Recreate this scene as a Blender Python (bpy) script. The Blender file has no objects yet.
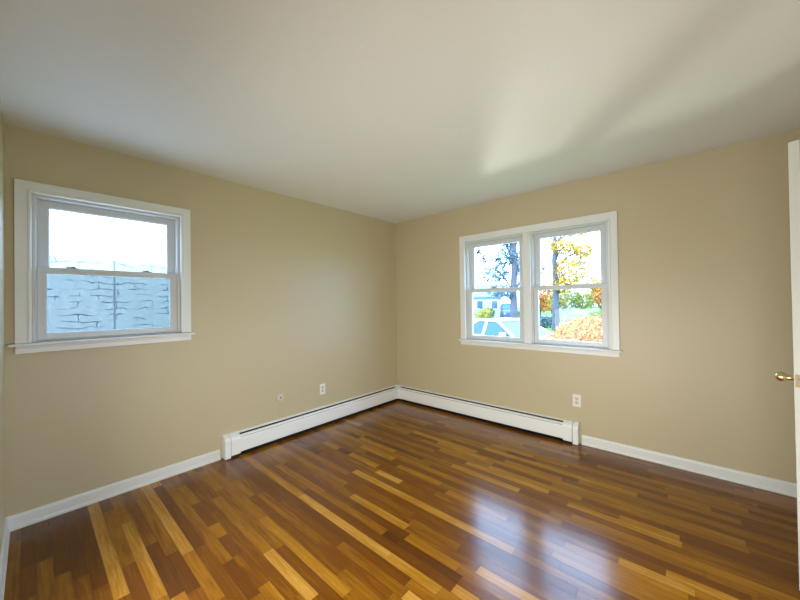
import bpy, bmesh, math, random
import numpy as np
from mathutils import Vector, Matrix
R = math.radians
scn = bpy.context.scene
col = scn.collection

# ------------------------------------------------------------------ camera
CAM = (3.06408, -3.37821, 1.32638)
fw = Vector((-0.6633448, 0.7482538, 0.00948294))
rt = Vector((0.74812073, 0.66340824, -0.01431386))
up = Vector((0.01700147, 0.00240064, 0.99985258))
cd = bpy.data.cameras.new('camera')
cd.sensor_width = 36.0
cd.lens = 326.83 / 800 * 36.0
cd.clip_start = 0.01
cd.clip_end = 500
cam = bpy.data.objects.new('camera', cd)
m = Matrix((rt, up, -fw)).transposed().to_4x4()
m.translation = Vector(CAM)
cam.matrix_world = m
col.objects.link(cam)
scn.camera = cam

# ------------------------------------------------------------------ world, sun, exposure
scn.view_settings.view_transform = 'Standard'
scn.view_settings.look = 'None'
scn.view_settings.gamma = 1
scn.view_settings.exposure = 0.0
scn.view_settings.use_curve_mapping = False

w = bpy.data.worlds.new('sky')
scn.world = w
w.use_nodes = True
wn = w.node_tree
bg = wn.nodes['Background']
bg.inputs[0].default_value = (0.39, 0.62, 1.0, 1)
bg.inputs[1].default_value = 13.5

sl = bpy.data.lights.new('sun', 'SUN')
sl.energy = 10.0
sl.angle = R(1.0)
sl.color = (1.0, 0.93, 0.82)
sun = bpy.data.objects.new('sun', sl)
sun.rotation_euler = Vector((-0.004, 0.80, -0.62)).to_track_quat('-Z', 'Y').to_euler()
sun.location = (6, -20, 18)
col.objects.link(sun)


def area(name, loc, direction, sx, sy, power, colr):
    l = bpy.data.lights.new(name, 'AREA')
    l.shape = 'RECTANGLE'
    l.size = sx
    l.size_y = sy
    l.energy = power
    l.spread = R(150)
    l.color = colr
    o = bpy.data.objects.new(name, l)
    o.location = loc
    o.rotation_euler = Vector(direction).to_track_quat('-Z', 'Y').to_euler()
    col.objects.link(o)
    return o


# added unseen fill lamps on the walls behind and beside the camera
area('room_fill', (2.3, -3.46, 0.62), (0, 1, 0), 2.5, 1.1, 43, (1.0, 0.985, 0.93))
area('side_fill', (3.72, -2.45, 0.42), (-1, 0, 0), 1.7, 0.6, 17, (1.0, 0.985, 0.94))
# added spot lamp in place of sun glancing off the parked car
gs = bpy.data.lights.new('glint_spot', 'SPOT')
gs.energy = 750
gs.color = (1.0, 0.97, 0.9)
gs.spot_size = R(40)
gs.spot_blend = 0.6
gs.shadow_soft_size = 0.33
go = bpy.data.objects.new('glint_spot', gs)
go.location = (-1.3, 4.0, -0.3)
go.rotation_euler = (Vector((1.85, 0, 1.6)) - go.location).to_track_quat('-Z', 'Y').to_euler()
col.objects.link(go)

# ------------------------------------------------------------------ materials
MATS = {}


def new_mat(name):
    mt = bpy.data.materials.new(name)
    mt.use_nodes = True
    MATS[name] = mt
    return mt, mt.node_tree, mt.node_tree.nodes['Principled BSDF']


def N(nt, typ, **kw):
    n = nt.nodes.new(typ)
    for k, v in kw.items():
        if k == 'inp':
            for a, b in v.items():
                n.inputs[a].default_value = b
        else:
            setattr(n, k, v)
    return n


def simple(name, c, rough=0.5, metal=0.0, bump=None, spec=0.5, var=0.0):
    mt, nt, b = new_mat(name)
    b.inputs['Base Color'].default_value = (*c, 1)
    b.inputs['Roughness'].default_value = rough
    b.inputs['Metallic'].default_value = metal
    b.inputs['Specular IOR Level'].default_value = spec
    tc = N(nt, 'ShaderNodeTexCoord')
    if bump:
        nz = N(nt, 'ShaderNodeTexNoise', inp={'Scale': bump[0], 'Detail': 3.0})
        bp = N(nt, 'ShaderNodeBump', inp={'Strength': bump[1], 'Distance': bump[2]})
        nt.links.new(tc.outputs['Object'], nz.inputs['Vector'])
        nt.links.new(nz.outputs[0], bp.inputs['Height'])
        nt.links.new(bp.outputs[0], b.inputs['Normal'])
    if var:
        nz = N(nt, 'ShaderNodeTexNoise', inp={'Scale': 3.0, 'Detail': 4.0})
        mx = N(nt, 'ShaderNodeMix', data_type='RGBA')
        mx.inputs[6].default_value = (*[x * (1 - var) for x in c], 1)
        mx.inputs[7].default_value = (*[min(1, x * (1 + var)) for x in c], 1)
        nt.links.new(tc.outputs['Object'], nz.inputs['Vector'])
        nt.links.new(nz.outputs[0], mx.inputs[0])
        nt.links.new(mx.outputs[2], b.inputs['Base Color'])
    return mt


wall_m = simple('wall_paint', (0.53, 0.46, 0.300), 0.38, bump=(260, 0.25, 0.002), spec=0.45)
ceil_m = simple('ceiling_paint', (0.72, 0.735, 0.685), 0.6, bump=(180, 0.25, 0.003), spec=0.3)
trim_m = simple('trim_paint', (0.74, 0.765, 0.75), 0.30, bump=(40, 0.05, 0.001))
vinyl_m = simple('sash_vinyl', (0.60, 0.63, 0.64), 0.28)
heat_m = simple('heater_enamel', (0.82, 0.84, 0.84), 0.33, bump=(15, 0.03, 0.002))
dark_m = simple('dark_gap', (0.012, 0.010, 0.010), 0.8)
fin_m = simple('heater_fins', (0.16, 0.15, 0.15), 0.45, metal=0.8)
outlet_m = simple('outlet_plastic', (0.80, 0.78, 0.74), 0.35)
cover_m = simple('beige_plastic', (0.60, 0.55, 0.45), 0.4)
brass_m = simple('brass', (0.72, 0.55, 0.28), 0.16, metal=1.0)
steel_m = simple('lock_metal', (0.20, 0.19, 0.17), 0.35, metal=0.6)
door_m = simple('door_paint', (0.60, 0.62, 0.58), 0.35, bump=(60, 0.04, 0.001))

# thin window glass
gm, nt, b = new_mat('window_glass')
nt.nodes.remove(b)
tr = N(nt, 'ShaderNodeBsdfTransparent', inp={'Color': (0.96, 0.98, 0.975, 1)})
gl = N(nt, 'ShaderNodeBsdfGlossy', inp={'Roughness': 0.0})
fr = N(nt, 'ShaderNodeFresnel', inp={'IOR': 1.45})
mx = N(nt, 'ShaderNodeMixShader')
geo = N(nt, 'ShaderNodeNewGeometry')
inv = N(nt, 'ShaderNodeMath', operation='SUBTRACT', inp={0: 1.0})
fm = N(nt, 'ShaderNodeMath', operation='MULTIPLY')
nt.links.new(geo.outputs['Backfacing'], inv.inputs[1])
nt.links.new(inv.outputs[0], fm.inputs[0])
nt.links.new(fr.outputs[0], fm.inputs[1])
nt.links.new(fm.outputs[0], mx.inputs[0])
nt.links.new(tr.outputs[0], mx.inputs[1])
nt.links.new(gl.outputs[0], mx.inputs[2])
nt.links.new(mx.outputs[0], nt.nodes['Material Output'].inputs[0])
glass_m = gm

# insect screen: fine mesh that lets part of the light through
sm, nt, b = new_mat('screen_mesh')
b.inputs['Base Color'].default_value = (0.02, 0.022, 0.025, 1)
b.inputs['Roughness'].default_value = 0.9
b.inputs['Specular IOR Level'].default_value = 0.0
tr = N(nt, 'ShaderNodeBsdfTransparent', inp={'Color': (1, 1, 1, 1)})
mx = N(nt, 'ShaderNodeMixShader', inp={0: 0.62})
nt.links.new(b.outputs[0], mx.inputs[1])
nt.links.new(tr.outputs[0], mx.inputs[2])
nt.links.new(mx.outputs[0], nt.nodes['Material Output'].inputs[0])
screen_m = sm

# oak strip floor: one tone per board comes from the mesh, the grain from noise
om, nt, b = new_mat('oak_boards')
at = N(nt, 'ShaderNodeAttribute', attribute_name='tone')
sep = N(nt, 'ShaderNodeSeparateColor')
nt.links.new(at.outputs['Color'], sep.inputs[0])
tc = N(nt, 'ShaderNodeTexCoord')
# shift the grain per board
comb = N(nt, 'ShaderNodeCombineXYZ')
mul = N(nt, 'ShaderNodeMath', operation='MULTIPLY', inp={1: 37.0})
nt.links.new(sep.outputs[1], mul.inputs[0])
nt.links.new(mul.outputs[0], comb.inputs[0])
nt.links.new(mul.outputs[0], comb.inputs[2])
add = N(nt, 'ShaderNodeVectorMath', operation='ADD')
nt.links.new(tc.outputs['Object'], add.inputs[0])
nt.links.new(comb.outputs[0], add.inputs[1])
mp = N(nt, 'ShaderNodeMapping', inp={'Scale': (1.3, 12.0, 1.0)})
nt.links.new(add.outputs[0], mp.inputs[0])
grain = N(nt, 'ShaderNodeTexNoise', inp={'Scale': 2.2, 'Detail': 8.0, 'Roughness': 0.68, 'Distortion': 0.5})
nt.links.new(mp.outputs[0], grain.inputs['Vector'])
mp2 = N(nt, 'ShaderNodeMapping', inp={'Scale': (1.0, 7.0, 1.0)})
nt.links.new(add.outputs[0], mp2.inputs[0])
cath = N(nt, 'ShaderNodeTexWave', inp={'Scale': 2.3, 'Distortion': 9.0, 'Detail': 3.0, 'Detail Scale': 1.2})
cath.bands_direction = 'Y'
nt.links.new(mp2.outputs[0], cath.inputs['Vector'])
ramp = N(nt, 'ShaderNodeValToRGB')
cr = ramp.color_ramp
cr.elements[0].position = 0.0
cr.elements[0].color = (0.066, 0.016, 0.0006, 1)
cr.elements[1].position = 1.0
cr.elements[1].color = (0.66, 0.355, 0.070, 1)
e = cr.elements.new(0.45)
e.color = (0.178, 0.054, 0.0010, 1)
e = cr.elements.new(0.72)
e.color = (0.37, 0.155, 0.006, 1)
gadd = N(nt, 'ShaderNodeMath', operation='MULTIPLY_ADD', inp={1: 0.62, 2: -0.30})
nt.links.new(grain.outputs[0], gadd.inputs[0])
cadd = N(nt, 'ShaderNodeMath', operation='MULTIPLY_ADD', inp={1: 0.05, 2: -0.02})
nt.links.new(cath.outputs['Fac'], cadd.inputs[0])
s1 = N(nt, 'ShaderNodeMath', operation='ADD')
nt.links.new(gadd.outputs[0], s1.inputs[0])
nt.links.new(cadd.outputs[0], s1.inputs[1])
s2 = N(nt, 'ShaderNodeMath', operation='ADD')
nt.links.new(s1.outputs[0], s2.inputs[0])
nt.links.new(sep.outputs[0], s2.inputs[1])
nt.links.new(s2.outputs[0], ramp.inputs[0])
nt.links.new(ramp.outputs[0], b.inputs['Base Color'])
b.inputs['Roughness'].default_value = 0.19
b.inputs['Specular IOR Level'].default_value = 0.50
bp = N(nt, 'ShaderNodeBump', inp={'Strength': 0.10, 'Distance': 0.002})
nt.links.new(grain.outputs[0], bp.inputs['Height'])
wv = N(nt, 'ShaderNodeTexNoise', inp={'Scale': 9.0, 'Detail': 2.0})
nt.links.new(add.outputs[0], wv.inputs['Vector'])
bp2 = N(nt, 'ShaderNodeBump', inp={'Strength': 0.12, 'Distance': 0.004})
nt.links.new(wv.outputs[0], bp2.inputs['Height'])
nt.links.new(bp.outputs[0], bp2.inputs['Normal'])
nt.links.new(bp2.outputs[0], b.inputs['Normal'])
floor_m = om

# cast stone panel of the sound barrier
st, nt, b = new_mat('cast_stone')
tc = N(nt, 'ShaderNodeTexCoord')
sx = N(nt, 'ShaderNodeSeparateXYZ')
cx = N(nt, 'ShaderNodeCombineXYZ')
nt.links.new(tc.outputs['Object'], sx.inputs[0])
nt.links.new(sx.outputs[1], cx.inputs[0])
nt.links.new(sx.outputs[2], cx.inputs[1])
nzv = N(nt, 'ShaderNodeTexNoise', inp={'Scale': 1.6, 'Detail': 3.0})
nt.links.new(cx.outputs[0], nzv.inputs['Vector'])
vs = N(nt, 'ShaderNodeVectorMath', operation='SCALE', inp={'Scale': 0.42})
nt.links.new(nzv.outputs['Color'], vs.inputs[0])
va = N(nt, 'ShaderNodeVectorMath', operation='ADD')
nt.links.new(cx.outputs[0], va.inputs[0])
nt.links.new(vs.outputs[0], va.inputs[1])
br = N(nt, 'ShaderNodeTexBrick', inp={'Scale': 1.0, 'Mortar Size': 0.018, 'Mortar Smooth': 0.6, 'Brick Width': 1.25, 'Row Height': 0.27,
                                       'Color1': (1, 1, 1, 1), 'Color2': (0.86, 0.86, 0.86, 1), 'Mortar': (0, 0, 0, 1)})
nt.links.new(va.outputs[0], br.inputs['Vector'])
mk = N(nt, 'ShaderNodeTexNoise', inp={'Scale': 1.3, 'Detail': 2.0})
nt.links.new(cx.outputs[0], mk.inputs['Vector'])
mr = N(nt, 'ShaderNodeMapRange', inp={'From Min': 0.46, 'From Max': 0.54, 'To Min': 0.0, 'To Max': 1.0})
nt.links.new(mk.outputs[0], mr.inputs[0])
mm = N(nt, 'ShaderNodeMath', operation='MULTIPLY')
nt.links.new(br.outputs['Fac'], mm.inputs[0])
nt.links.new(mr.outputs[0], mm.inputs[1])
blot = N(nt, 'ShaderNodeTexNoise', inp={'Scale': 4.0, 'Detail': 5.0})
nt.links.new(cx.outputs[0], blot.inputs['Vector'])
c1 = N(nt, 'ShaderNodeMix', data_type='RGBA')
c1.inputs[6].default_value = (0.19, 0.205, 0.185, 1)
c1.inputs[7].default_value = (0.33, 0.33, 0.285, 1)
nt.links.new(blot.outputs[0], c1.inputs[0])
c2 = N(nt, 'ShaderNodeMix', data_type='RGBA')
c2.inputs[7].default_value = (0.035, 0.055, 0.07, 1)
nt.links.new(mm.outputs[0], c2.inputs[0])
nt.links.new(c1.outputs[2], c2.inputs[6])
nt.links.new(c2.outputs[2], b.inputs['Base Color'])
b.inputs['Roughness'].default_value = 0.9
bp = N(nt, 'ShaderNodeBump', inp={'Strength': 0.8, 'Distance': 0.05})
bp.invert = True
nt.links.new(mm.outputs[0], bp.inputs['Height'])
nt.links.new(bp.outputs[0], b.inputs['Normal'])
stone_m = st

grass_m = simple('lawn_grass', (0.055, 0.19, 0.012), 0.9, bump=(30, 0.6, 0.05), var=0.45)
pave_m = simple('pale_concrete', (0.50, 0.50, 0.49), 0.9, bump=(10, 0.2, 0.01), var=0.1)
asph_m = simple('asphalt', (0.30, 0.31, 0.33), 0.9, bump=(40, 0.3, 0.01), var=0.1)
curb_m = simple('curb_stone', (0.12, 0.126, 0.132), 0.9)
bark_m = simple('bark', (0.045, 0.051, 0.066), 0.95, bump=(20, 0.8, 0.03), var=0.4)
pbark_m = simple('pale_bark', (0.192, 0.198, 0.198), 0.9, bump=(20, 0.6, 0.02), var=0.3)
siding_m = simple('siding', (0.198, 0.252, 0.288), 0.8, var=0.08)
roof_m = simple('roof_shingle', (0.096, 0.144, 0.168), 0.9, var=0.2)
hglass_m = simple('house_window_glass', (0.03, 0.072, 0.108), 0.15)
car_m = simple('white_car_paint', (0.72, 0.73, 0.74), 0.2)
cglass_m = simple('car_glass', (0.012, 0.050, 0.125), 0.12, spec=0.35)
tyre_m = simple('tyre_rubber', (0.02, 0.02, 0.02), 0.8)
rim_m = simple('wheel_rim', (0.5, 0.5, 0.5), 0.3, metal=0.8)
van_m = simple('dark_blue_paint', (0.010, 0.030, 0.085), 0.45)
lampmetal_m = simple('galvanised_metal', (0.30, 0.31, 0.32), 0.5, metal=0.3)


def leaf_mat(name, ca, cb):
    mt, nt, b = new_mat(name)
    tc = N(nt, 'ShaderNodeTexCoord')
    nz = N(nt, 'ShaderNodeTexNoise', inp={'Scale': 6.0, 'Detail': 3.0})
    nt.links.new(tc.outputs['Object'], nz.inputs['Vector'])
    mr = N(nt, 'ShaderNodeMapRange', inp={'From Min': 0.38, 'From Max': 0.62})
    nt.links.new(nz.outputs[0], mr.inputs[0])
    mx = N(nt, 'ShaderNodeMix', data_type='RGBA')
    mx.inputs[6].default_value = (*ca, 1)
    mx.inputs[7].default_value = (*cb, 1)
    nt.links.new(mr.outputs[0], mx.inputs[0])
    nt.links.new(mx.outputs[2], b.inputs['Base Color'])
    b.inputs['Roughness'].default_value = 0.7
    b.inputs['Specular IOR Level'].default_value = 0.2
    return mt


yellow_l = leaf_mat('yellow_leaves', (0.3, 0.156, 0.012), (0.372, 0.252, 0.03))
orange_l = leaf_mat('orange_leaves', (0.3, 0.084, 0.018), (0.33, 0.168, 0.03))
red_l = leaf_mat('red_orange_leaves', (0.36, 0.085, 0.035), (0.36, 0.20, 0.055))
olive_l = leaf_mat('yellow_green_leaves', (0.132, 0.144, 0.024), (0.27, 0.24, 0.048))
green_l = leaf_mat('green_leaves', (0.042, 0.09, 0.03), (0.096, 0.144, 0.048))
blue_l = leaf_mat('blue_green_needles', (0.036, 0.072, 0.09), (0.084, 0.132, 0.144))
grey_l = leaf_mat('grey_twigs', (0.072, 0.078, 0.09), (0.132, 0.12, 0.102))


# ------------------------------------------------------------------ helpers
def empty(name, loc, rz=0.0, scale=None):
    o = bpy.data.objects.new(name, None)
    o.location = loc
    o.rotation_euler = (0, 0, rz)
    o.empty_display_size = 0.2
    col.objects.link(o)
    return o


def tag(o, label=None, cat=None, group=None, kind=None):
    if label:
        o['label'] = label
    if cat:
        o['category'] = cat
    if group:
        o['group'] = group
    if kind:
        o['kind'] = kind
    return o


class MB:
    def __init__(s):
        s.bm = bmesh.new()

    def box(s, x0, x1, y0, y1, z0, z1, bev=0.0, seg=2):
        t = bmesh.new()
        bmesh.ops.create_cube(t, size=1)
        for v in t.verts:
            v.co = Vector((x0 + (v.co.x + .5) * (x1 - x0), y0 + (v.co.y + .5) * (y1 - y0), z0 + (v.co.z + .5) * (z1 - z0)))
        if bev:
            bmesh.ops.bevel(t, geom=t.edges[:], offset=bev, segments=seg, affect='EDGES', profile=0.5)
        s.merge(t)
        return s

    def merge(s, t):
        me = bpy.data.meshes.new('tmp')
        t.to_mesh(me)
        t.free()
        s.bm.from_mesh(me)
        bpy.data.meshes.remove(me)

    def lathe(s, prof, n=24, mat=None):
        # prof: (r, z) along +Z
        t = bmesh.new()
        rings = []
        for r, z in prof:
            if r < 1e-6:
                rings.append([t.verts.new((0, 0, z))])
            else:
                rings.append([t.verts.new((r * math.cos(2 * math.pi * i / n), r * math.sin(2 * math.pi * i / n), z)) for i in range(n)])
        for a, b2 in zip(rings, rings[1:]):
            for i in range(n):
                j = (i + 1) % n
                if len(a) == 1 and len(b2) == 1:
                    continue
                if len(a) == 1:
                    t.faces.new((a[0], b2[j], b2[i]))
                elif len(b2) == 1:
                    t.faces.new((a[i], a[j], b2[0]))
                else:
                    t.faces.new((a[i], a[j], b2[j], b2[i]))
        bmesh.ops.recalc_face_normals(t, faces=t.faces[:])
        if mat is not None:
            t.transform(mat)
        s.merge(t)
        return s

    def tube(s, pts, rad, n=10):
        pts = [Vector(p) for p in pts]
        if not isinstance(rad, (list, tuple)):
            rad = [rad] * len(pts)
        t = bmesh.new()
        rings = []
        for i, p in enumerate(pts):
            d = (pts[min(i + 1, len(pts) - 1)] - pts[max(i - 1, 0)]).normalized()
            a = d.cross(Vector((0.31, 0.17, 0.93)))
            if a.length < 1e-3:
                a = d.cross(Vector((1, 0, 0)))
            a.normalize()
            b2 = d.cross(a)
            rings.append([t.verts.new(p + (a * math.cos(2 * math.pi * k / n) + b2 * math.sin(2 * math.pi * k / n)) * rad[i]) for k in range(n)])
        for a, b2 in zip(rings, rings[1:]):
            for k in range(n):
                t.faces.new((a[k], a[(k + 1) % n], b2[(k + 1) % n], b2[k]))
        t.faces.new(rings[0])
        t.faces.new(rings[-1])
        bmesh.ops.recalc_face_normals(t, faces=t.faces[:])
        s.merge(t)
        return s

    def prism(s, prof, axis, a0, a1):
        # closed profile of 2D points swept along an axis; axis 'x': prof=(y,z); axis 'y': prof=(x,z)
        t = bmesh.new()

        def P(q, a):
            return (a, q[0], q[1]) if axis == 'x' else (q[0], a, q[1])
        A = [t.verts.new(P(q, a0)) for q in prof]
        B = [t.verts.new(P(q, a1)) for q in prof]
        k = len(prof)
        for i in range(k):
            j = (i + 1) % k
            t.faces.new((A[i], A[j], B[j], B[i]))
        t.faces.new(A)
        t.faces.new(B)
        bmesh.ops.recalc_face_normals(t, faces=t.faces[:])
        s.merge(t)
        return s

    def build(s, name, mat, parent=None, smooth=False, keep=False):
        me = bpy.data.meshes.new(name)
        s.bm.to_mesh(me)
        s.bm.free()
        me.materials.append(mat)
        if smooth:
            for p in me.polygons:
                p.use_smooth = True
        o = bpy.data.objects.new(name, me)
        col.objects.link(o)
        if parent:
            o.parent = parent
        return o


def struct(o, label=None):
    o['kind'] = 'structure'
    if label:
        o['label'] = label
    return o


# ------------------------------------------------------------------ room shell
XR, YN, H, T = 3.745, -3.485, 2.44, 0.14
YD0, YD1, ZD = -1.175, -0.385, 2.045      # doorway in the right wall

# left window opening (along y) and back window opening (along x)
LW = dict(a=-3.376, b=-2.582, z0=1.112, z1=2.045)
BW = dict(a=1.104, b=2.535, z0=0.892, z1=2.030)

mb = MB()
mb.box(-T, 0, YN - T, LW['a'], 0, H).box(-T, 0, LW['b'], T, 0, H)
mb.box(-T, 0, LW['a'], LW['b'], 0, LW['z0']).box(-T, 0, LW['a'], LW['b'], LW['z1'], H)
struct(mb.build('wall_left', wall_m), 'beige wall with the single window')
mb = MB()
mb.box(0, BW['a'], 0, T, 0, H).box(BW['b'], XR + T, 0, T, 0, H)
mb.box(BW['a'], BW['b'], 0, T, 0, BW['z0']).box(BW['a'], BW['b'], 0, T, BW['z1'], H)
struct(mb.build('wall_back', wall_m), 'beige wall with the double window')
struct(MB().box(0, XR + T, YN - T, YN, 0, H).build('wall_front', wall_m))
mb = MB()
mb.box(XR, XR + T, YN, YD0, 0, H).box(XR, XR + T, YD1, 0, 0, H).box(XR, XR + T, YD0, YD1, ZD, H)
struct(mb.build('wall_right', wall_m))
struct(MB().box(-T, XR + 1.6, YN - T, T, H, H + 0.18).build('ceiling', ceil_m), 'plain white textured ceiling')
# hall beyond the doorway
mb = MB()
mb.box(XR + 1.3, XR + 1.4, -2.4, 0.0, 0, H).box(XR + T, XR + 1.4, -2.5, -2.4, 0, H).box(XR + T, XR + 1.4, 0, T, 0, H)
struct(mb.build('wall_hall', wall_m))

# strip floor, board by board in one mesh
PITCH = 0.057
rng = random.Random(11)
NOTABLE = [(0.08, 1.1, 54, 0.85), (0.21, 0.88, 53, 0.6), (0.45, 1.24, 52, 0.75), (0.06, 1.02, 49, 0.85), (0.79, 1.28, 51, 0.15), (0.96, 1.31, 50, 0.2), (0.11, 1.02, 48, 0.25),
           (0.42, 1.05, 42, 0.6), (0.88, 1.03, 46, 0.7), (1.06, 1.24, 46, 0.35), (1.25, 1.56, 47, 0.2), (1.34, 1.77, 44, 0.9), (0.34, 1.02, 37, 0.75),
           (1.05, 1.86, 37, 0.88), (1.88, 2.18, 37, 0.8), (1.11, 1.56, 38, 0.2), (1.57, 2.04, 38, 0.3), (1.72, 1.83, 35, 0.06), (1.38, 1.84, 34, 0.22), (1.85, 2.22, 35, 0.12),
           (1.29, 1.79, 33, 0.78), (1.05, 1.99, 29, 0.82), (2.07, 2.17, 39, 0.95), (1.19, 1.44, 27, 0.9), (0.45, 0.6, 21, 0.12), (0.63, 0.79, 26, 0.08), (0.8, 1.14, 26, 0.72),
           (0.75, 1.16, 23, 0.75), (1.25, 1.76, 14, 0.7), (1.66, 2.31, 17, 0.75), (1.26, 1.68, 24, 0.65), (2.35, 2.83, 5, 0.15), (1.83, 2.5, 16, 0.7), (1.89, 2.33, 13, 0.65),
           (1.63, 2.05, 7, 0.55), (1.83, 2.09, 10, 0.18), (2.72, 3.0, 17, 0.7), (2.93, 3.14, 9, 0.65), (2.77, 3.06, 24, 0.82), (3.1, 3.27, 21, 0.6), (3.01, 3.43, 18, 0.5), (2.22, 2.34, 36, 0.85),
           (0.02, 0.95, 55, 0.22), (0.02, 0.8, 56, 0.16), (0.02, 0.7, 57, 0.2), (0.02, 0.5, 58, 0.2), (0.02, 0.5, 59, 0.18)]
bm = bmesh.new()
lay = bm.loops.layers.float_color.new('tone')
NX0, NX1 = -0.02, XR + 1.4


def board(xa, xb, row, tone):
    g = 0.0006
    rnd = rng.random()
    y1, y0 = -row * PITCH - g, -(row + 1) * PITCH + g
    vs = [bm.verts.new(c) for c in ((xa + g, y0, 0), (xb - g, y0, 0), (xb - g, y1, 0), (xa + g, y1, 0))]
    f = bm.faces.new(vs)
    for l in f.loops:
        l[lay] = (tone, rnd, 0, 1)


for row in range(-1, 63):
    fixed = sorted([n for n in NOTABLE if n[2] == row])
    x = NX0
    spans = []
    for n in fixed:
        xs = x if n[0] - x < 0.12 else n[0]
        if xs > x:
            spans.append((x, xs, None))
        spans.append((xs, n[1], 0.48 + (n[3] - 0.48) * 0.85))
        x = n[1]
    spans.append((x, NX1, None))
    for a, b_, t in spans:
        if t is not None:
            board(a, b_, row, t)
            continue
        p = a
        first = True
        while p < b_ - 1e-4:
            L = rng.uniform(0.25, 1.15)
            if first and a == NX0:
                L *= rng.uniform(0.2, 1)
            q = p + L
            if b_ - q < 0.18:
                q = b_
            tn = min(0.9, max(0.12, rng.gauss(0.50, 0.10)))
            board(p, q, row, tn)
            p = q
            first = False
me = bpy.data.meshes.new('floor')
bm.to_mesh(me)
bm.free()
me.materials.append(floor_m)
fl = bpy.data.objects.new('floor', me)
col.objects.link(fl)
struct(fl, 'glossy oak strip floor')
# dark underlay seen through the joints
struct(MB().box(-T, XR + 1.4, YN - T, T, -0.12, -0.0015).build('floor_base', simple('joint_underlay', (0.05, 0.018, 0.006), 0.7)))

# baseboards: profile (distance from the wall, height)
BP = [(0, 0), (0.020, 0), (0.020, 0.010), (0.016, 0.019), (0.0125, 0.022), (0.0125, 0.072), (0.010, 0.080), (0.004, 0.085), (0, 0.086)]
struct(MB().prism([(d, z) for d, z in BP], 'y', YN, -2.300).build('baseboard_left', trim_m))
struct(MB().prism([(-d, z) for d, z in BP], 'x', 2.296, XR).build('baseboard_back', trim_m))
struct(MB().prism([(YN + d, z) for d, z in BP], 'x', 0.0, XR).build('baseboard_front', trim_m))
mb = MB()
mb.prism([(XR - d, z) for d, z in BP], 'y', YN, YD0 - 0.07)
mb.prism([(XR - d, z) for d, z in BP], 'y', YD1 + 0.07, 0)
struct(mb.build('baseboard_right', trim_m))


# ------------------------------------------------------------------ windows (local: x along the wall, -y into the room, y outward)
def frame(mb, u0, u1, z0, z1, wl, wr, wb, wt, v0, v1, ch=0.006):
    # picture frame with a chamfered inner edge on the room side
    a = [(u0, z0), (u1, z0), (u1, z1), (u0, z1)]
    i = [(u0 + wl, z0 + wb), (u1 - wr, z0 + wb), (u1 - wr, z1 - wt), (u0 + wl, z1 - wt)]
    c = [(u0 + wl - ch, z0 + wb - ch), (u1 - wr + ch, z0 + wb - ch), (u1 - wr + ch, z1 - wt + ch), (u0 + wl - ch, z1 - wt + ch)]
    t = bmesh.new()

    def ring(q, v):
        return [t.verts.new((x, v, z)) for x, z in q]
    o0, o1 = ring([(x + (e if x == u0 else -e), z + (e if z == z0 else -e)) for x, z in a for e in [0.0015]], v0), ring(a, v0 + 0.0015)
    ob = ring(a, v1)
    c0, i0, ib = ring(c, v0), ring(i, v0 + ch), ring(i, v1)
    for A, B in ((c0, o0), (o0, o1), (o1, ob), (ob, ib), (ib, i0), (i0, c0)):
        for k in range(4):
            j = (k + 1) % 4
            t.faces.new((A[k], A[j], B[j], B[k]))
    bmesh.ops.recalc_face_normals(t, faces=t.faces[:])
    mb.merge(t)


def window_unit(root, a, b, z0, z1, zmeet, gtop, locks, screen):
    # fixed vinyl frame with its stops
    mb = MB()
    frame(mb, a, b, z0, z1, 0.020, 0.020, 0.012, 0.016, 0.010, 0.125, 0.004)
    mb.box(a + 0.018, a + 0.030, 0.052, 0.062, z0 + 0.012, z1 - 0.016, 0.002)
    mb.box(b - 0.030, b - 0.018, 0.052, 0.062, z0 + 0.012, z1 - 0.016, 0.002)
    mb.build('window_frame', vinyl_m, root)
    # lower sash, nearer the room
    mb = MB()
    frame(mb, a + 0.021, b - 0.021, z0 + 0.013, zmeet, 0.044, 0.044, 0.040, zmeet - gtop, 0.020, 0.050)
    lo = mb.build('lower_sash', vinyl_m, root)
    MB().box(a + 0.060, b - 0.060, 0.033, 0.037, z0 + 0.048, gtop + 0.004).build('pane', glass_m, lo)
    # upper sash behind it
    mb = MB()
    frame(mb, a + 0.022, b - 0.022, zmeet - 0.036, z1 - 0.017, 0.056, 0.054, 0.040, 0.050, 0.064, 0.094)
    hi = mb.build('upper_sash', vinyl_m, root)
    MB().box(a + 0.074, b - 0.072, 0.077, 0.081, zmeet, z1 - 0.062).build('pane', glass_m, hi)
    # cam locks on the meeting rail
    for u in locks:
        mb = MB()
        mb.box(u - 0.028, u + 0.028, 0.024, 0.046, zmeet, zmeet + 0.005, 0.0015)
        mb.lathe([(0, 0), (0.011, 0), (0.011, 0.008), (0.007, 0.011), (0, 0.011)], 16, Matrix.Translation((u, 0.036, zmeet + 0.005)))
        mb.box(u - 0.034, u + 0.008, 0.020, 0.032, zmeet + 0.007, zmeet + 0.014, 0.003)
        tag(mb.build('sash_lock', steel_m, lo), 'dark metal cam lock')
    if screen:
        mb = MB()
        frame(mb, a + 0.024, b - 0.024, z0 + 0.013, zmeet - 0.005, 0.022, 0.022, 0.022, 0.022, 0.108, 0.118, 0.002)
        sc = mb.build('insect_screen', vinyl_m, root)
        MB().box(a + 0.044, b - 0.044, 0.112, 0.1125, z0 + 0.033, zmeet - 0.025).build('screen_mesh', screen_m, sc)


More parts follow.
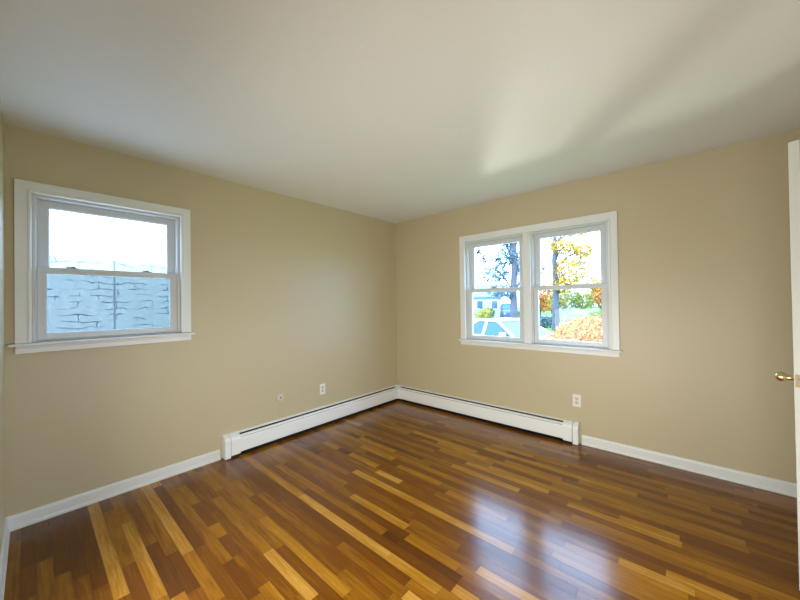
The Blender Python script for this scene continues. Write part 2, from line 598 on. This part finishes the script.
def casing(root, a, b, z0, z1, sl_, sr_):
    cw = 0.070
    mb = MB()
    frame(mb, a - cw, b + cw, z0 - 0.001, z1 + cw, cw, cw, 0.0, cw, -0.017, 0.0, 0.0)
    o = mb
    # raised bead along the inner edge, and reveal boards through the wall
    mb2 = MB()
    for x0, x1 in ((a - cw, a), (b, b + cw)):
        mb2.box(x0, x1, -0.017, 0, z0, z1 + cw, 0.0012)
        xi = (x1 - 0.017, x1 - 0.002) if x1 <= a + 1e-6 else (x0 + 0.002, x0 + 0.017)
        mb2.box(xi[0], xi[1], -0.023, -0.008, z0, z1 + 0.017, 0.004)
    mb2.box(a - 0.002, b + 0.002, -0.017, 0, z1, z1 + cw, 0.0012)
    mb2.box(a - 0.017, b + 0.017, -0.023, -0.008, z1 + 0.002, z1 + 0.017, 0.004)
    mb2.build('casing', trim_m, root)
    o.bm.free()
    mb = MB()
    mb.box(a - cw - sl_, b + cw + sr_, -0.046, 0.012, z0 - 0.017, z0, 0.006, 3)
    mb.build('window_sill', trim_m, root)
    mb = MB()
    mb.box(a - cw, b + cw, -0.016, 0, z0 - 0.062, z0 - 0.016, 0.003)
    mb.box(a - cw + 0.002, b + cw - 0.002, -0.021, -0.010, z0 - 0.030, z0 - 0.017, 0.004)
    mb.build('apron', trim_m, root)


w1 = struct(empty('window_1', (0, 0, 0), R(90)), 'single double-hung window in the left wall')
casing(w1, LW['a'], LW['b'], LW['z0'], LW['z1'], 0.027, 0.020)
window_unit(w1, LW['a'], LW['b'], LW['z0'], LW['z1'], 1.588, 1.549, (-3.19, -2.79), True)
w2 = struct(empty('window_2', (0, 0, 0)), 'pair of double-hung windows in the back wall')
casing(w2, BW['a'], BW['b'], BW['z0'], BW['z1'], 0.018, 0.018)
MA, MC = 1.786, 1.853
window_unit(w2, BW['a'], MA, BW['z0'], BW['z1'], 1.477, 1.437, (1.445,), False)
window_unit(w2, MC, BW['b'], BW['z0'], BW['z1'], 1.477, 1.437, (2.194,), False)
mb = MB()
mb.box(MA, MC, 0.0, 0.13, BW['z0'], BW['z1'])
mb.box(MA - 0.004, MC + 0.004, -0.014, 0.004, BW['z0'], BW['z1'], 0.004)
mb.box(MA + 0.012, MC - 0.012, -0.021, -0.010, BW['z0'], BW['z1'], 0.004)
mb.build('mullion', trim_m, w2)

# ------------------------------------------------------------------ baseboard heaters (local: x along the wall, +y into the room)
HP_BACK = [(0, 0.004), (0.004, 0.004), (0.004, 0.190), (0.018, 0.192), (0.031, 0.187), (0.032, 0.191), (0.019, 0.1975), (0.002, 0.198), (0, 0.196)]
HP_DAMP = [(0.0445, 0.174), (0.046, 0.178), (0.0600, 0.170), (0.0655, 0.162), (0.061, 0.162), (0.047, 0.172)]
HP_FRONT = [(0.062, 0.157), (0.067, 0.159), (0.0705, 0.152), (0.071, 0.036), (0.064, 0.030), (0.062, 0.034), (0.066, 0.040), (0.066, 0.146)]
CAPP = [(0, 0.004), (0.071, 0.004), (0.0745, 0.010), (0.0745, 0.150), (0.071, 0.164), (0.062, 0.177), (0.040, 0.192), (0.026, 0.2005), (0, 0.2015)]


def heater(root, L0, L1, cap_end, cap_sign):
    """runs along local x from L0 to L1; the end cap sits at cap_end and reaches back by 0.13"""
    def prism(name, prof, a0, a1, mat, parent):
        return MB().prism(prof, 'x', a0, a1).build(name, mat, parent)
    inner = cap_end - cap_sign * 0.128
    lo, hi = (L0, inner + 0.01) if cap_sign > 0 else (inner - 0.01, L1)
    prism('back_panel', HP_BACK, lo, hi, heat_m, root)
    prism('damper', HP_DAMP, lo, hi, heat_m, root)
    prism('front_panel', HP_FRONT, lo, hi, heat_m, root)
    # finned element; the black boxes further down paint slot and toe-gap shade
    mb = MB()
    mb.tube([(lo + 0.01, 0.034, 0.085), (hi - 0.01, 0.034, 0.085)], 0.011, 10)
    x = lo + 0.05
    while x < hi - 0.05:
        mb.box(x, x + 0.0012, 0.010, 0.058, 0.058, 0.112)
        x += 0.012
    tag(mb.build('heating_element', fin_m, root), 'dark finned pipe')
    sg = cap_sign
    q0, q1 = sorted((inner + sg * 0.012, cap_end - sg * 0.01))
    MB().box(lo, hi, 0.0045, 0.0075, 0.003, 0.186).box(lo, hi, 0.0045, 0.0640, 0.0004, 0.0035).box(q0, q1, 0.02, 0.0640, 0.008, 0.140).build('inner_shade', dark_m, root)  # black boxes paint the shade in slot, toe gap and cap seam
    MB().box(lo, hi, 0.0075, 0.0600, 0.132, 0.136).build('slot_shade', dark_m, root)  # black sheet painting the shade below the slot
    for s in range(4):
        xx = lo + 0.25 + (hi - lo - 0.5) * s / 3
        MB().box(xx, xx + 0.012, 0.004, 0.064, 0.034, 0.050).build('bracket', heat_m, root)
    # end cap: full height end piece plus a shorter snap-on door
    s = cap_sign
    a, m_, c = cap_end, cap_end - s * 0.045, inner
    cap = prism('end_cap', CAPP, min(a, m_), max(a, m_), heat_m, root)
    MB().prism([(0, .19), (0.002, 0.10), (0.0655, 0.10), (0.0655, 0.0), (0.0655, 0.022), (0.0725, 0.022), (0.0735, 0.150), (0.0700, 0.163), (0.061, 0.176), (0.040, 0.190), (0.026, 0.1990), (0, 0.2000)][0:1] +
               [(0.0655, 0.10), (0.0655, 0.022), (0.0725, 0.022), (0.0735, 0.150), (0.0700, 0.163), (0.061, 0.176), (0.040, 0.190), (0.026, 0.1990), (0, 0.2000)],
               'x', min(m_ - s * 0.005, c), max(m_ - s * 0.005, c)).build('cap_door', heat_m, cap)


hl = empty('baseboard_heater', (0, 0, 0), R(-90))     # local x -> world -y ; local y -> world +x
tag(hl, 'long white baseboard heater under the single window wall, left of the corner', 'baseboard heater')
heater(hl, 0.085, 2.15, 2.281, 1)
hb = empty('baseboard_heater', (0, 0, 0), R(180))     # local x -> -x ; local y -> -y
tag(hb, 'long white baseboard heater below the double window, right of the corner', 'baseboard heater')
heater(hb, -2.281, -0.085, -2.279, -1)
# corner cover joining them
cv = MB()
t = bmesh.new()
prof = [(0.0, 0.2015), (0.026, 0.2005), (0.040, 0.192), (0.062, 0.177), (0.0745, 0.160), (0.0745, 0.030)]
# swept round the inside corner: one leg along each wall meeting on the diagonal
A = [t.verts.new((d, -0.094, z)) for d, z in prof]
Bv = [t.verts.new((d, -d, z)) for d, z in prof]
Cv = [t.verts.new((0.094, -d, z)) for d, z in prof]
# a narrow chamfer face on the diagonal
for U, V in ((A, Bv), (Bv, Cv)):
    for k in range(len(prof) - 1):
        t.faces.new((U[k], U[k + 1], V[k + 1], V[k]))
bmesh.ops.recalc_face_normals(t, faces=t.faces[:])
cv.merge(t)
cvo = cv.build('heater_corner_cover', heat_m)
sd = cvo.modifiers.new('solid', 'SOLIDIFY')
sd.thickness = 0.0015
tag(cvo, 'small white corner cover joining the two baseboard heaters', 'corner cover')
tag(MB().box(0.005, 0.068, -0.068, -0.005, 0.0005, 0.004).build('corner_shade', dark_m, cvo), 'dark sheet painting the shade under the cover')  # black sheet added as painted shade below the corner cover
# painted pipe stub above the corner cover
mb = MB().lathe([(0, 0), (0.020, 0.0), (0.022, 0.004), (0.018, 0.016), (0.010, 0.024), (0, 0.026)], 20, Matrix.Translation((0.028, -0.028, 0.2017)))
tag(mb.build('pipe_stub', cover_m, smooth=True), 'small beige pipe cap in the room corner on top of the heater cover', 'pipe cap')


# ------------------------------------------------------------------ outlets (local: x along wall, -y into the room)
def outlet(loc, rz, label):
    r = empty('wall_outlet', loc, rz)
    tag(r, label, 'outlet')
    pw, ph = 0.035, 0.0575
    MB().box(-pw, pw, -0.006, 0, -ph, ph, 0.003, 3).build('cover_plate', outlet_m, r)
    for s in (-1, 1):
        mb = MB()
        mb.box(-0.0165, 0.0165, -0.0075, -0.004, s * 0.0195 - 0.014, s * 0.0195 + 0.014, 0.0012)
        rc = tag(mb.build('receptacle', simple('receptacle_plastic_' + str(len(MATS)), (0.62, 0.60, 0.57), 0.4), r))
        mb = MB()
        zc = s * 0.0195
        mb.box(-0.0075, -0.0055, -0.0079, -0.006, zc - 0.002, zc + 0.007)
        mb.box(0.0055, 0.0075, -0.0079, -0.006, zc - 0.002, zc + 0.006)
        mb.box(-0.0025, 0.0025, -0.0079, -0.006, zc - 0.009, zc - 0.0045)
        mb.build('slot', dark_m, rc)
    MB().lathe([(0, 0), (0.003, 0), (0.002, 0.0012), (0, 0.0015)], 12, Matrix.Translation((0, -0.006, 0)) @ Matrix.Rotation(R(90), 4, 'X')).build('screw', steel_m, r)


outlet((0.0, -1.241, 0.387), R(90), 'white duplex outlet on the left wall above the heater')
outlet((2.259, 0.0, 0.393), 0, 'white duplex outlet on the back wall under the double window')

rc = empty('cable_cover', (0, -1.741, 0.405), R(90))
tag(rc, 'round beige cable cover with a dark centre hole, low on the left wall', 'cable cover')
rot = Matrix.Rotation(R(90), 4, 'X')
MB().lathe([(0.006, 0.010), (0.010, 0.0135), (0.026, 0.012), (0.038, 0.007), (0.043, 0.0), (0.0, 0.0)], 32, rot).build('cover_dome', cover_m, rc, True)
MB().lathe([(0, 0.0), (0.0065, 0.0), (0.0065, 0.0125), (0, 0.0125)], 16, rot).build('centre_hole', dark_m, rc)
MB().box(-0.0022, 0.0022, -0.003, 0, -0.203, -0.03, 0.001).build('cord_strip', wall_m, rc)

# ------------------------------------------------------------------ door, opened into the room
dx, dy = 0.4100, 0.9121
E0 = Vector((3.409, -1.097))
ang = math.atan2(dy, dx)
dr = struct(empty('door_1', (E0.x, E0.y, 0), ang), 'white door standing open at the right edge')
DW, DT, DH = 0.76, 0.035, 2.03
mb = MB()
# slab: local x along the door from the latch edge, local y from -DT (hall face) to 0 (room face)
mb.box(0, DW, -DT, 0, 0.012, DH, 0.0015, 1)
slab = mb.build('door_slab', door_m, dr)
for (x0, x1) in ((0.11, 0.345), (0.415, 0.65)):
    for (z0, z1) in ((0.20, 0.82), (0.98, 1.56), (1.68, 1.90)):
        for s in (0, 1):
            mb = MB()
            y = 0.0 if s else -DT
            d = 0.006 if s else -0.006
            ya, yb = (y, y + d) if d > 0 else (y + d, y)
            for q in ((x0, x1, z0, z0 + 0.014), (x0, x1, z1 - 0.014, z1), (x0, x0 + 0.014, z0, z1), (x1 - 0.014, x1, z0, z1)):
                mb.box(q[0], q[1], ya, yb, q[2], q[3], 0.0025)
            mb.box(x0 + 0.035, x1 - 0.035, ya, yb, z0 + 0.035, z1 - 0.035, 0.004)
            mb.build('door_panel', door_m, slab)
KZ = 0.952
for s in (1, -1):
    prof = [(0, 0), (0.031, 0), (0.032, 0.003), (0.028, 0.008), (0.014, 0.011), (0.0105, 0.018), (0.0105, 0.030), (0.013, 0.036), (0.0190, 0.044), (0.0215, 0.054), (0.0205, 0.064), (0.0155, 0.071), (0.007, 0.0745), (0, 0.0745)]
    mat = Matrix.Translation((0.060, 0 if s > 0 else -DT, KZ)) @ Matrix.Rotation(R(-90 * s), 4, 'X')
    tag(MB().lathe(prof, 28, mat).build('door_knob', brass_m, dr, True), 'brass knob')
mb = MB()
mb.box(-0.0012, 0.001, -DT / 2 - 0.0125, -DT / 2 + 0.0125, KZ - 0.028, KZ + 0.028, 0.0008, 1)
lp = tag(mb.build('latch_plate', simple('aged_brass', (0.30, 0.23, 0.12), 0.45, metal=0.7), dr), 'brass latch plate')
mb = MB()
mb.prism([(-DT / 2 - 0.006, KZ - 0.008), (-DT / 2 + 0.006, KZ - 0.008), (-DT / 2 + 0.006, KZ + 0.008), (-DT / 2 - 0.006, KZ + 0.008)], 'x', -0.010, -0.001)
mb.build('latch_bolt', steel_m, lp)
for z in (0.22, 1.03, 1.82):
    tag(MB().tube([(DW + 0.004, 0.006, z - 0.045), (DW + 0.004, 0.006, z + 0.045)], 0.006, 12).build('hinge', brass_m, dr), 'brass hinge')

mb = MB()
for xs in ((XR - 0.016, XR), (XR + T, XR + T + 0.016)):
    mb.box(*xs, YD0 - 0.06, YD0 + 0.005, 0, ZD + 0.06, 0.003)
    mb.box(*xs, YD1 - 0.005, YD1 + 0.06, 0, ZD + 0.06, 0.003)
    mb.box(*xs, YD0, YD1, ZD - 0.005, ZD + 0.06, 0.003)
mb.box(XR, XR + T, YD0 - 0.001, YD0 + 0.012, 0, ZD)
mb.box(XR, XR + T, YD1 - 0.003, YD1 + 0.001, 0, ZD)
mb.box(XR, XR + T, YD0, YD1, ZD - 0.012, ZD + 0.001)
struct(mb.build('trim_1', trim_m), 'white door casing around the doorway')

# ------------------------------------------------------------------ outside
GZ = -0.65


def slab_o(name, x0, x1, y0, y1, z, mat, lab=None):
    return struct(MB().box(x0, x1, y0, y1, z - 0.3, z).build(name, mat), lab)


slab_o('lawn', -60, 60, T + 0.01, 8.2, GZ, grass_m)
slab_o('lawn', -1.4, 60, 8.2, 15.4, GZ, grass_m)
slab_o('side_yard', -17, -T - 0.02, -30, T + 0.01, GZ, pave_m)
slab_o('driveway', -9, 0.35, 4.4, 8.2, GZ + 0.02, pave_m)
slab_o('street', -60, -1.4, 8.2, 15.5, GZ - 0.02, pave_m)
slab_o('far_lawn', -60, 60, 15.5, 110, GZ, grass_m)
slab_o('far_pavement', -60, -7.0, 15.6, 32, GZ + 0.02, pave_m)
struct(MB().box(-60, -4.2, 8.2, 8.35, GZ - 0.1, GZ + 0.14, 0.02).build('curb', curb_m))
struct(MB().box(-60, -1.4, 15.4, 15.55, GZ - 0.1, GZ + 0.14, 0.02).build('curb', curb_m))


def leaves(name, mat, parent, blobs, n, size, seed, flat=0.0):
    """scatter small leaf quads through ellipsoids (cx,cy,cz,rx,ry,rz)"""
    g = np.random.default_rng(seed)
    vol = np.array([b[3] * b[4] * b[5] for b in blobs]) ** 0.66
    which = g.choice(len(blobs), n, p=vol / vol.sum())
    B = np.array(blobs)[which]
    d = g.normal(size=(n, 3))
    d /= np.linalg.norm(d, axis=1)[:, None]
    rad = g.uniform(0, 1, n) ** (1 / 5.0)
    c = B[:, :3] + d * rad[:, None] * B[:, 3:]
    c += g.normal(size=(n, 3)) * size * 0.8
    nn = g.normal(size=(n, 3)) + d * 0.8
    nn /= np.linalg.norm(nn, axis=1)[:, None]
    a = np.cross(nn, g.normal(size=(n, 3)))
    a /= np.linalg.norm(a, axis=1)[:, None]
    b = np.cross(nn, a)
    s = (size * g.uniform(0.6, 1.3, n))[:, None]
    v = np.stack([c - a * s, c - b * s * 0.55, c + a * s, c + b * s * 0.55], 1).reshape(-1, 3)
    me = bpy.data.meshes.new(name)
    me.vertices.add(len(v))
    me.vertices.foreach_set('co', v.ravel().astype(np.float32))
    me.loops.add(len(v))
    me.loops.foreach_set('vertex_index', np.arange(len(v), dtype=np.int32))
    me.polygons.add(n)
    me.polygons.foreach_set('loop_start', np.arange(0, len(v), 4, dtype=np.int32))
    me.polygons.foreach_set('loop_total', np.full(n, 4, dtype=np.int32))
    me.update()
    me.validate()
    me.materials.append(mat)
    o = bpy.data.objects.new(name, me)
    col.objects.link(o)
    if parent:
        o.parent = parent
    return o


def tree(name, loc, label, cat, trunk_r, trunk_h, blobs, leaf, bark, n, size, seed, group=None, lean=(0, 0), nbranch=7):
    """blobs relative to the trunk foot"""
    r = empty(name, loc)
    tag(r, label, cat, group)
    rnd = random.Random(seed)
    mb = MB()
    pts, rad = [], []
    for i in range(7):
        f = i / 6
        pts.append((lean[0] * f + rnd.uniform(-.03, .03) * trunk_h * .2, lean[1] * f, -0.05 + f * trunk_h))
        rad.append(trunk_r * (1.25 - 0.9 * f) if i else trunk_r * 1.5)
    mb.tube(pts, rad, 10)
    for k in range(nbranch):
        b = blobs[k % len(blobs)]
        st_ = min(trunk_h * .95, max(trunk_h * .25, b[2] - 1.0))
        f = st_ / trunk_h
        p0 = Vector((lean[0] * f, lean[1] * f, st_))
        p2 = Vector((b[0] + rnd.uniform(-.4, .4) * b[3], b[1] + rnd.uniform(-.4, .4) * b[4], b[2] + rnd.uniform(-.2, .4) * b[5]))
        p1 = (p0 + p2) / 2 + Vector((0, 0, .12 * (p2 - p0).length))
        mb.tube([p0, p1, p2], [trunk_r * .38, trunk_r * .24, trunk_r * .08], 6)
    mb.build('trunk', bark, r)
    leaves('foliage', leaf, r, blobs, n, size, seed)
    return r


# concrete sound barrier beyond the side yard
sb = empty('sound_barrier_wall', (-16, 0, GZ))
tag(sb, 'pale blue-grey cast stone barrier wall filling the single left window', 'wall')
WT = 3.43 - GZ
for k in range(-5, 6):
    yc = -0.93 + 3.6 * k
    mb = MB().box(-0.14, 0, yc + 0.03, yc + 3.57, 0, WT, 0.02)
    mb.build('stone_panel', stone_m, sb)
for k in range(-5, 7):
    MB().box(-0.22, -0.02, -0.93 + 3.6 * k - 0.12, -0.93 + 3.6 * k + 0.12, 0, WT - 0.02, 0.01).build('post', curb_m, sb)
# highway lamp above the barrier
sp = empty('street_lamp', (-19, -0.35, GZ))
tag(sp, 'slim lamp post rising above the barrier wall in the left window', 'street lamp')
MB().tube([(0, 0, 0), (0, 0, 4.9)], [0.06, 0.035], 10).build('pole', lampmetal_m, sp)
MB().tube([(0, 0, 4.85), (0, -0.12, 5.02), (0, -0.35, 5.08)], 0.03, 8).build('arm', lampmetal_m, sp)
MB().box(-0.07, 0.07, -0.55, -0.28, 5.04, 5.11, 0.02).build('lamp_head', lampmetal_m, sp)

# red-orange mounded bush close to the double window
bush = empty('maple_bush', (1.62, 3.75, GZ))
tag(bush, 'wide mounded bush with salmon orange leaves outside the right sash', 'bush')
leaves('foliage', red_l, bush, [(0.15, 0, 0.82, 1.1, 1.0, 0.86), (0.85, 0.35, 0.75, 0.9, .9, 0.72), (-0.74, 0.0, 0.50, 0.64, .7, 0.50)], 24000, 0.034, 5)
mb = MB()
rnd = random.Random(4)
for k in range(12):
    a = rnd.uniform(0, 6.28)
    q = rnd.uniform(0.3, 0.9)
    mb.tube([(0, 0, -0.02), (math.cos(a) * q * .5, math.sin(a) * q * .4, .5), (math.cos(a) * q, math.sin(a) * q * .8, 1.0)], [0.03, 0.02, 0.008], 6)
mb.build('stem', bark_m, bush)

# trees seen through the back windows
tree('bare_shade_tree', (-2.95, 3.2, GZ), 'tree whose drooping twig of dark leaves hangs in the upper left sash', 'tree', 0.10, 4.2,
     [(0.6, 0.1, 4.1, 0.9, 0.6, 0.6), (-.4, -.2, 4.4, .9, .8, .6), (1.85, .6, 3.55, .12, .08, .05)], grey_l, bark_m, 900, 0.055, 21, nbranch=10)
bt = bpy.data.objects['bare_shade_tree']
tw = leaves('twig_leaves', leaf_mat('dark_leaves', (0.012, 0.015, 0.02), (0.03, 0.035, 0.04)), bt, [(2.17, 0.69, 3.20, 0.05, 0.04, 0.05), (2.26, 0.79, 3.0, 0.05, 0.05, 0.06), (2.27, 0.80, 3.1, 0.02, 0.02, 0.02)], 110, 0.032, 77)
MB().tube([(1.7, .5, 3.62), (1.95, .6, 3.52), (2.12, .66, 3.3), (2.2, .72, 3.15), (2.26, .79, 2.98)], [0.012, 0.01, 0.006, 0.004, 0.003], 6).build('twig', bark_m, bt)
tree('spruce_tree', (-2.55, 10.35, GZ), 'tall blue-green tree with dark trunk in the left sash by the street', 'tree', 0.15, 7.5,
     [(-0.5, -.3, 2.4, 0.55, 0.5, 0.25), (-0.75, -.2, 3.2, 0.55, .5, .35), (-0.35, 0, 3.9, 0.6, .6, .35), (-0.30, 0, 4.7, .5, .5, .4), (0.4, .3, 5.2, .6, .6, .5), (0.1, 0, 6.2, .6, .6, .7), (.5, .3, 3.4, .6, .5, .5), (0, 0, 7.2, .4, .4, .6)], blue_l, bark_m, 3600, 0.075, 22, nbranch=12)
tree('yellow_maple_tree', (-3.75, 20.0, GZ), 'tall maple with dark trunk and bright yellow leaves in the upper right sash', 'tree', 0.19, 9.5,
     [(0.9, 0.4, 4.0, 1.1, 1.0, 0.9), (0.6, 0, 3.0, .8, .8, .45), (1.6, 0.8, 5.2, 0.5, 1.0, 0.5), (0.5, 0.3, 5.6, 0.8, .9, 0.5), (1.3, .8, 6.8, 1.0, 1.0, 0.6), (0.2, 0, 8.0, 1.4, 1.2, .8), (2.0, 1.5, 3.1, .5, .5, .4)], yellow_l, bark_m, 5200, 0.095, 23, lean=(0.1, 0.1), nbranch=16)
tree('birch_tree', (-4.35, 24.8, GZ), 'small tree with pale trunk and yellow-green leaves behind the lawn', 'tree', 0.12, 3.0,
     [(0, 0, 2.2, 1.2, 1.0, 0.7), (1.1, .6, 1.9, .8, .8, .6), (-.7, -.3, 1.9, .6, .6, .5)], olive_l, pbark_m, 2600, 0.085, 24)
tree('orange_maple_tree', (-7.6, 28.5, GZ), 'rounded orange autumn tree left of the dark maple trunk', 'tree', 0.15, 3.0,
     [(0, 0, 2.6, 1.3, 1.2, 1.1), (.5, .3, 1.6, 1.1, 1.0, .7)], orange_l, bark_m, 3000, 0.095, 25)
tree('amber_oak_tree', (-2.3, 32.0, GZ), 'amber and orange tree at the far right of the right sash', 'tree', 0.18, 3.4,
     [(0, 0, 3.1, 1.6, 1.4, 0.9), (-.9, -.6, 2.3, 1.1, 1.0, .7), (1.0, .6, 2.4, 1.2, 1.2, .9)], orange_l, bark_m, 4200, 0.10, 26)
for i, (x, y, mt, lab, rr, hh) in enumerate([
        (-5.2, 22.0, blue_l, 'low blue-green shrub beside the foot of the yellow maple', 0.8, 0.75),
        (-1.8, 25.5, olive_l, 'yellow-green shrub to the right of the pale trunk', 1.3, 1.25),
        (1.2, 28.0, green_l, 'green shrub at the right end of the hedge row', 1.3, 1.4),
        (-8.4, 26.5, green_l, 'green shrub below the orange autumn tree', 1.1, 1.0),
        (-14.8, 31.0, olive_l, 'shrub by the parked dark blue vehicle across the street', 1.1, 1.1),
        (-15.5, 33.5, green_l, 'shrub in front of the pale blue house', 1.0, 1.2)]):
    s = empty('shrub', (x, y, GZ))
    tag(s, lab, 'shrub', 'shrubs along the far side of the street')
    leaves('foliage', mt, s, [(0, 0, hh * .5, rr, rr * .8, hh * .55), (rr * .4, 0, hh * .7, rr * .6, rr * .6, hh * .35)], 1500, 0.08, 40 + i)
# far wooded backdrop: individual trees
for i, (x, y, mt, lab, hh) in enumerate([
        (-5.0, 43.0, olive_l, 'distant yellow-green tree centred in the right sash', 4.2),
        (-1.5, 53.0, yellow_l, 'distant golden tree behind the amber one', 4.4),
        (5.5, 44.0, green_l, 'distant green tree at the right of the background', 4.2),
        (-12.8, 50.0, orange_l, 'distant russet tree behind the dark maple trunk', 3.8),
        (-30.0, 62.0, blue_l, 'distant blue-green tree beside the pale house', 4.5)]):
    tree('background_tree', (x, y, GZ), lab, 'tree', 0.2, hh * .6, [(0, 0, hh * .6, 2.4, 2.0, hh * .38), (1.5, 0, hh * .5, 1.6, 1.5, hh * .3), (-1.6, 0, hh * .5, 1.6, 1.5, hh * .3)], mt, bark_m, 2600, 0.13, 60 + i, 'trees in the far background')

# pale house across the street
hs = empty('house', (-18.2, 38.5, GZ), R(40))
tag(hs, 'pale blue gabled house across the street in the left sash', 'house')
mb = MB().box(-4, 1.4, -3, 3, 0, 2.7)
mb.prism([(-3.0, 2.7), (3.0, 2.7), (0, 4.2)], 'x', -4, 1.4)
mb.build('wall', siding_m, hs)
mb = MB()
mb.prism([(-3.3, 2.55), (0, 4.25), (3.3, 2.55), (3.3, 2.7), (0, 4.42), (-3.3, 2.7)], 'x', -4.3, 1.7)
mb.build('roof', roof_m, hs)
MB().box(-0.9, -0.4, 0.4, 0.9, 3.4, 5.0).build('chimney', siding_m, hs)
for x0 in (-3.4, -1.9, 0.0):
    f = MB().box(x0, x0 + 0.95, -3.05, -2.98, 1.0, 2.2).build('window', trim_m, hs)
    MB().box(x0 + 0.08, x0 + 0.87, -3.07, -3.04, 1.08, 2.12).build('pane', hglass_m, f)


def wheel(parent, x, y, s, rad=0.32):
    rot = Matrix.Translation((x, y, rad)) @ Matrix.Rotation(R(90 * s), 4, 'X')
    wv_ = MB().lathe([(0.20, 0.0), (0.20, -0.19), (rad - .03, -0.2), (rad, -0.17), (rad, -0.03), (rad - .03, 0.0), (0.20, 0.0)], 28, rot).build('wheel', tyre_m, parent, True)
    MB().lathe([(0, -0.02), (0.05, -0.02), (0.06, -0.03), (0.17, -0.045), (0.2, -0.01), (0.2, -0.1), (0, -0.1)], 28, rot).build('rim', rim_m, wv_)


def car(name, loc, rz, label, paint, L=4.3, Wd=1.76, Hc=1.38, suv=False):
    r = empty(name, loc, rz)
    tag(r, label, 'car')
    hw = Wd / 2
    # body stations from tail to nose: x, bottom, shoulder height, half width
    st_ = [(-L / 2, .38, .82, hw * .80), (-L / 2 + .12, .24, .95, hw * .93), (-L * .30, .20, .98, hw), (0, .20, .95, hw), (L * .22, .20, .93, hw), (L * .38, .22, .84, hw * .97), (L / 2 - .12, .24, .72, hw * .88), (L / 2, .36, .60, hw * .70)]
    if suv:
        st_ = [(x, a, z + .14, q) for x, a, z, q in st_]
    t = bmesh.new()
    rings = []
    for x, zb, zt, q in st_:
        pts = [(-q * .86, zb), (-q, zb + .12), (-q, zt - .16), (-q * .93, zt - .03), (-q * .6, zt + .01), (q * .6, zt + .01), (q * .93, zt - .03), (q, zt - .16), (q, zb + .12), (q * .86, zb)]
        rings.append([t.verts.new((x, y, z)) for y, z in pts])
    for a, b_ in zip(rings, rings[1:]):
        for k in range(10):
            t.faces.new((a[k], a[(k + 1) % 10], b_[(k + 1) % 10], b_[k]))
    t.faces.new(rings[0])
    t.faces.new(rings[-1])
    bmesh.ops.recalc_face_normals(t, faces=t.faces[:])
    mb = MB()
    mb.merge(t)
    body = mb.build('body', paint, r, True)
    ss = body.modifiers.new('s', 'SUBSURF')
    ss.levels = ss.render_levels = 2
    # greenhouse
    zb = .93 + (.14 if suv else 0)
    xr0, xr1, xf1, xf0 = -L * .34, -L * .16, L * .04, L * .23
    if suv:
        xr0, xr1 = -L * .47, -L * .43
    wb, wt = hw * .93, hw * .70
    zt = Hc - .02
    B = [(xr0, -wb, zb), (xf0, -wb, zb), (xf0, wb, zb), (xr0, wb, zb)]
    Tq = [(xr1, -wt, zt), (xf1, -wt, zt), (xf1, wt, zt), (xr1, wt, zt)]
    t = bmesh.new()
    vb = [t.verts.new(q) for q in B]
    vt = [t.verts.new(q) for q in Tq]
    for k in range(4):
        t.faces.new((vb[k], vb[(k + 1) % 4], vt[(k + 1) % 4], vt[k]))
    t.faces.new(vt)
    t.faces.new(vb)
    bmesh.ops.recalc_face_normals(t, faces=t.faces[:])
    mb = MB()
    mb.merge(t)
    tag(mb.build('window_glass', cglass_m, r), 'blue tinted glass')
    mb = MB()
    mb.box(xr1 - .05, xf1 + .05, -wt - .03, wt + .03, zt - .02, zt + .035, 0.02)
    for s in (-1, 1):
        mb.tube([(xr0, s * wb, zb), (xr1, s * wt, zt)], 0.045, 8)
        mb.tube([(xf0, s * wb, zb), (xf1, s * wt, zt)], 0.035, 8)
        mx_ = (xr0 + xf0) / 2 - .05
        mb.tube([(mx_, s * (wb + .005), zb), (mx_, s * (wt + .005), zt)], 0.035, 8)
    mb.build('roof', paint, r)
    for s in (-1, 1):
        MB().box(xf0 - .45, xf0 - .28, s * (hw + .02) - .06, s * (hw + .02) + .06, zb, zb + .13, 0.02).build('mirror', paint, r)
        for x in (-L * .31, L * .31):
            wheel(r, x, s * (hw + 0.01), -s)
    for s in (-1, 1):
        MB().box(L / 2 - .16, L / 2 - .03, s * hw * .62 - .14, s * hw * .62 + .14, .56, .66, 0.02).build('headlight', rim_m, r)
    return r


car('car', (-1.30, 6.75, GZ + 0.02), R(-20), 'white car with blue tinted windows on the driveway, in the lower left sash', car_m)
car('parked_van', (-12.8, 33.6, GZ + 0.02), R(-62), 'small dark blue vehicle parked across the street beyond the tree trunk', van_m, 4.2, 1.7, 1.7, True)
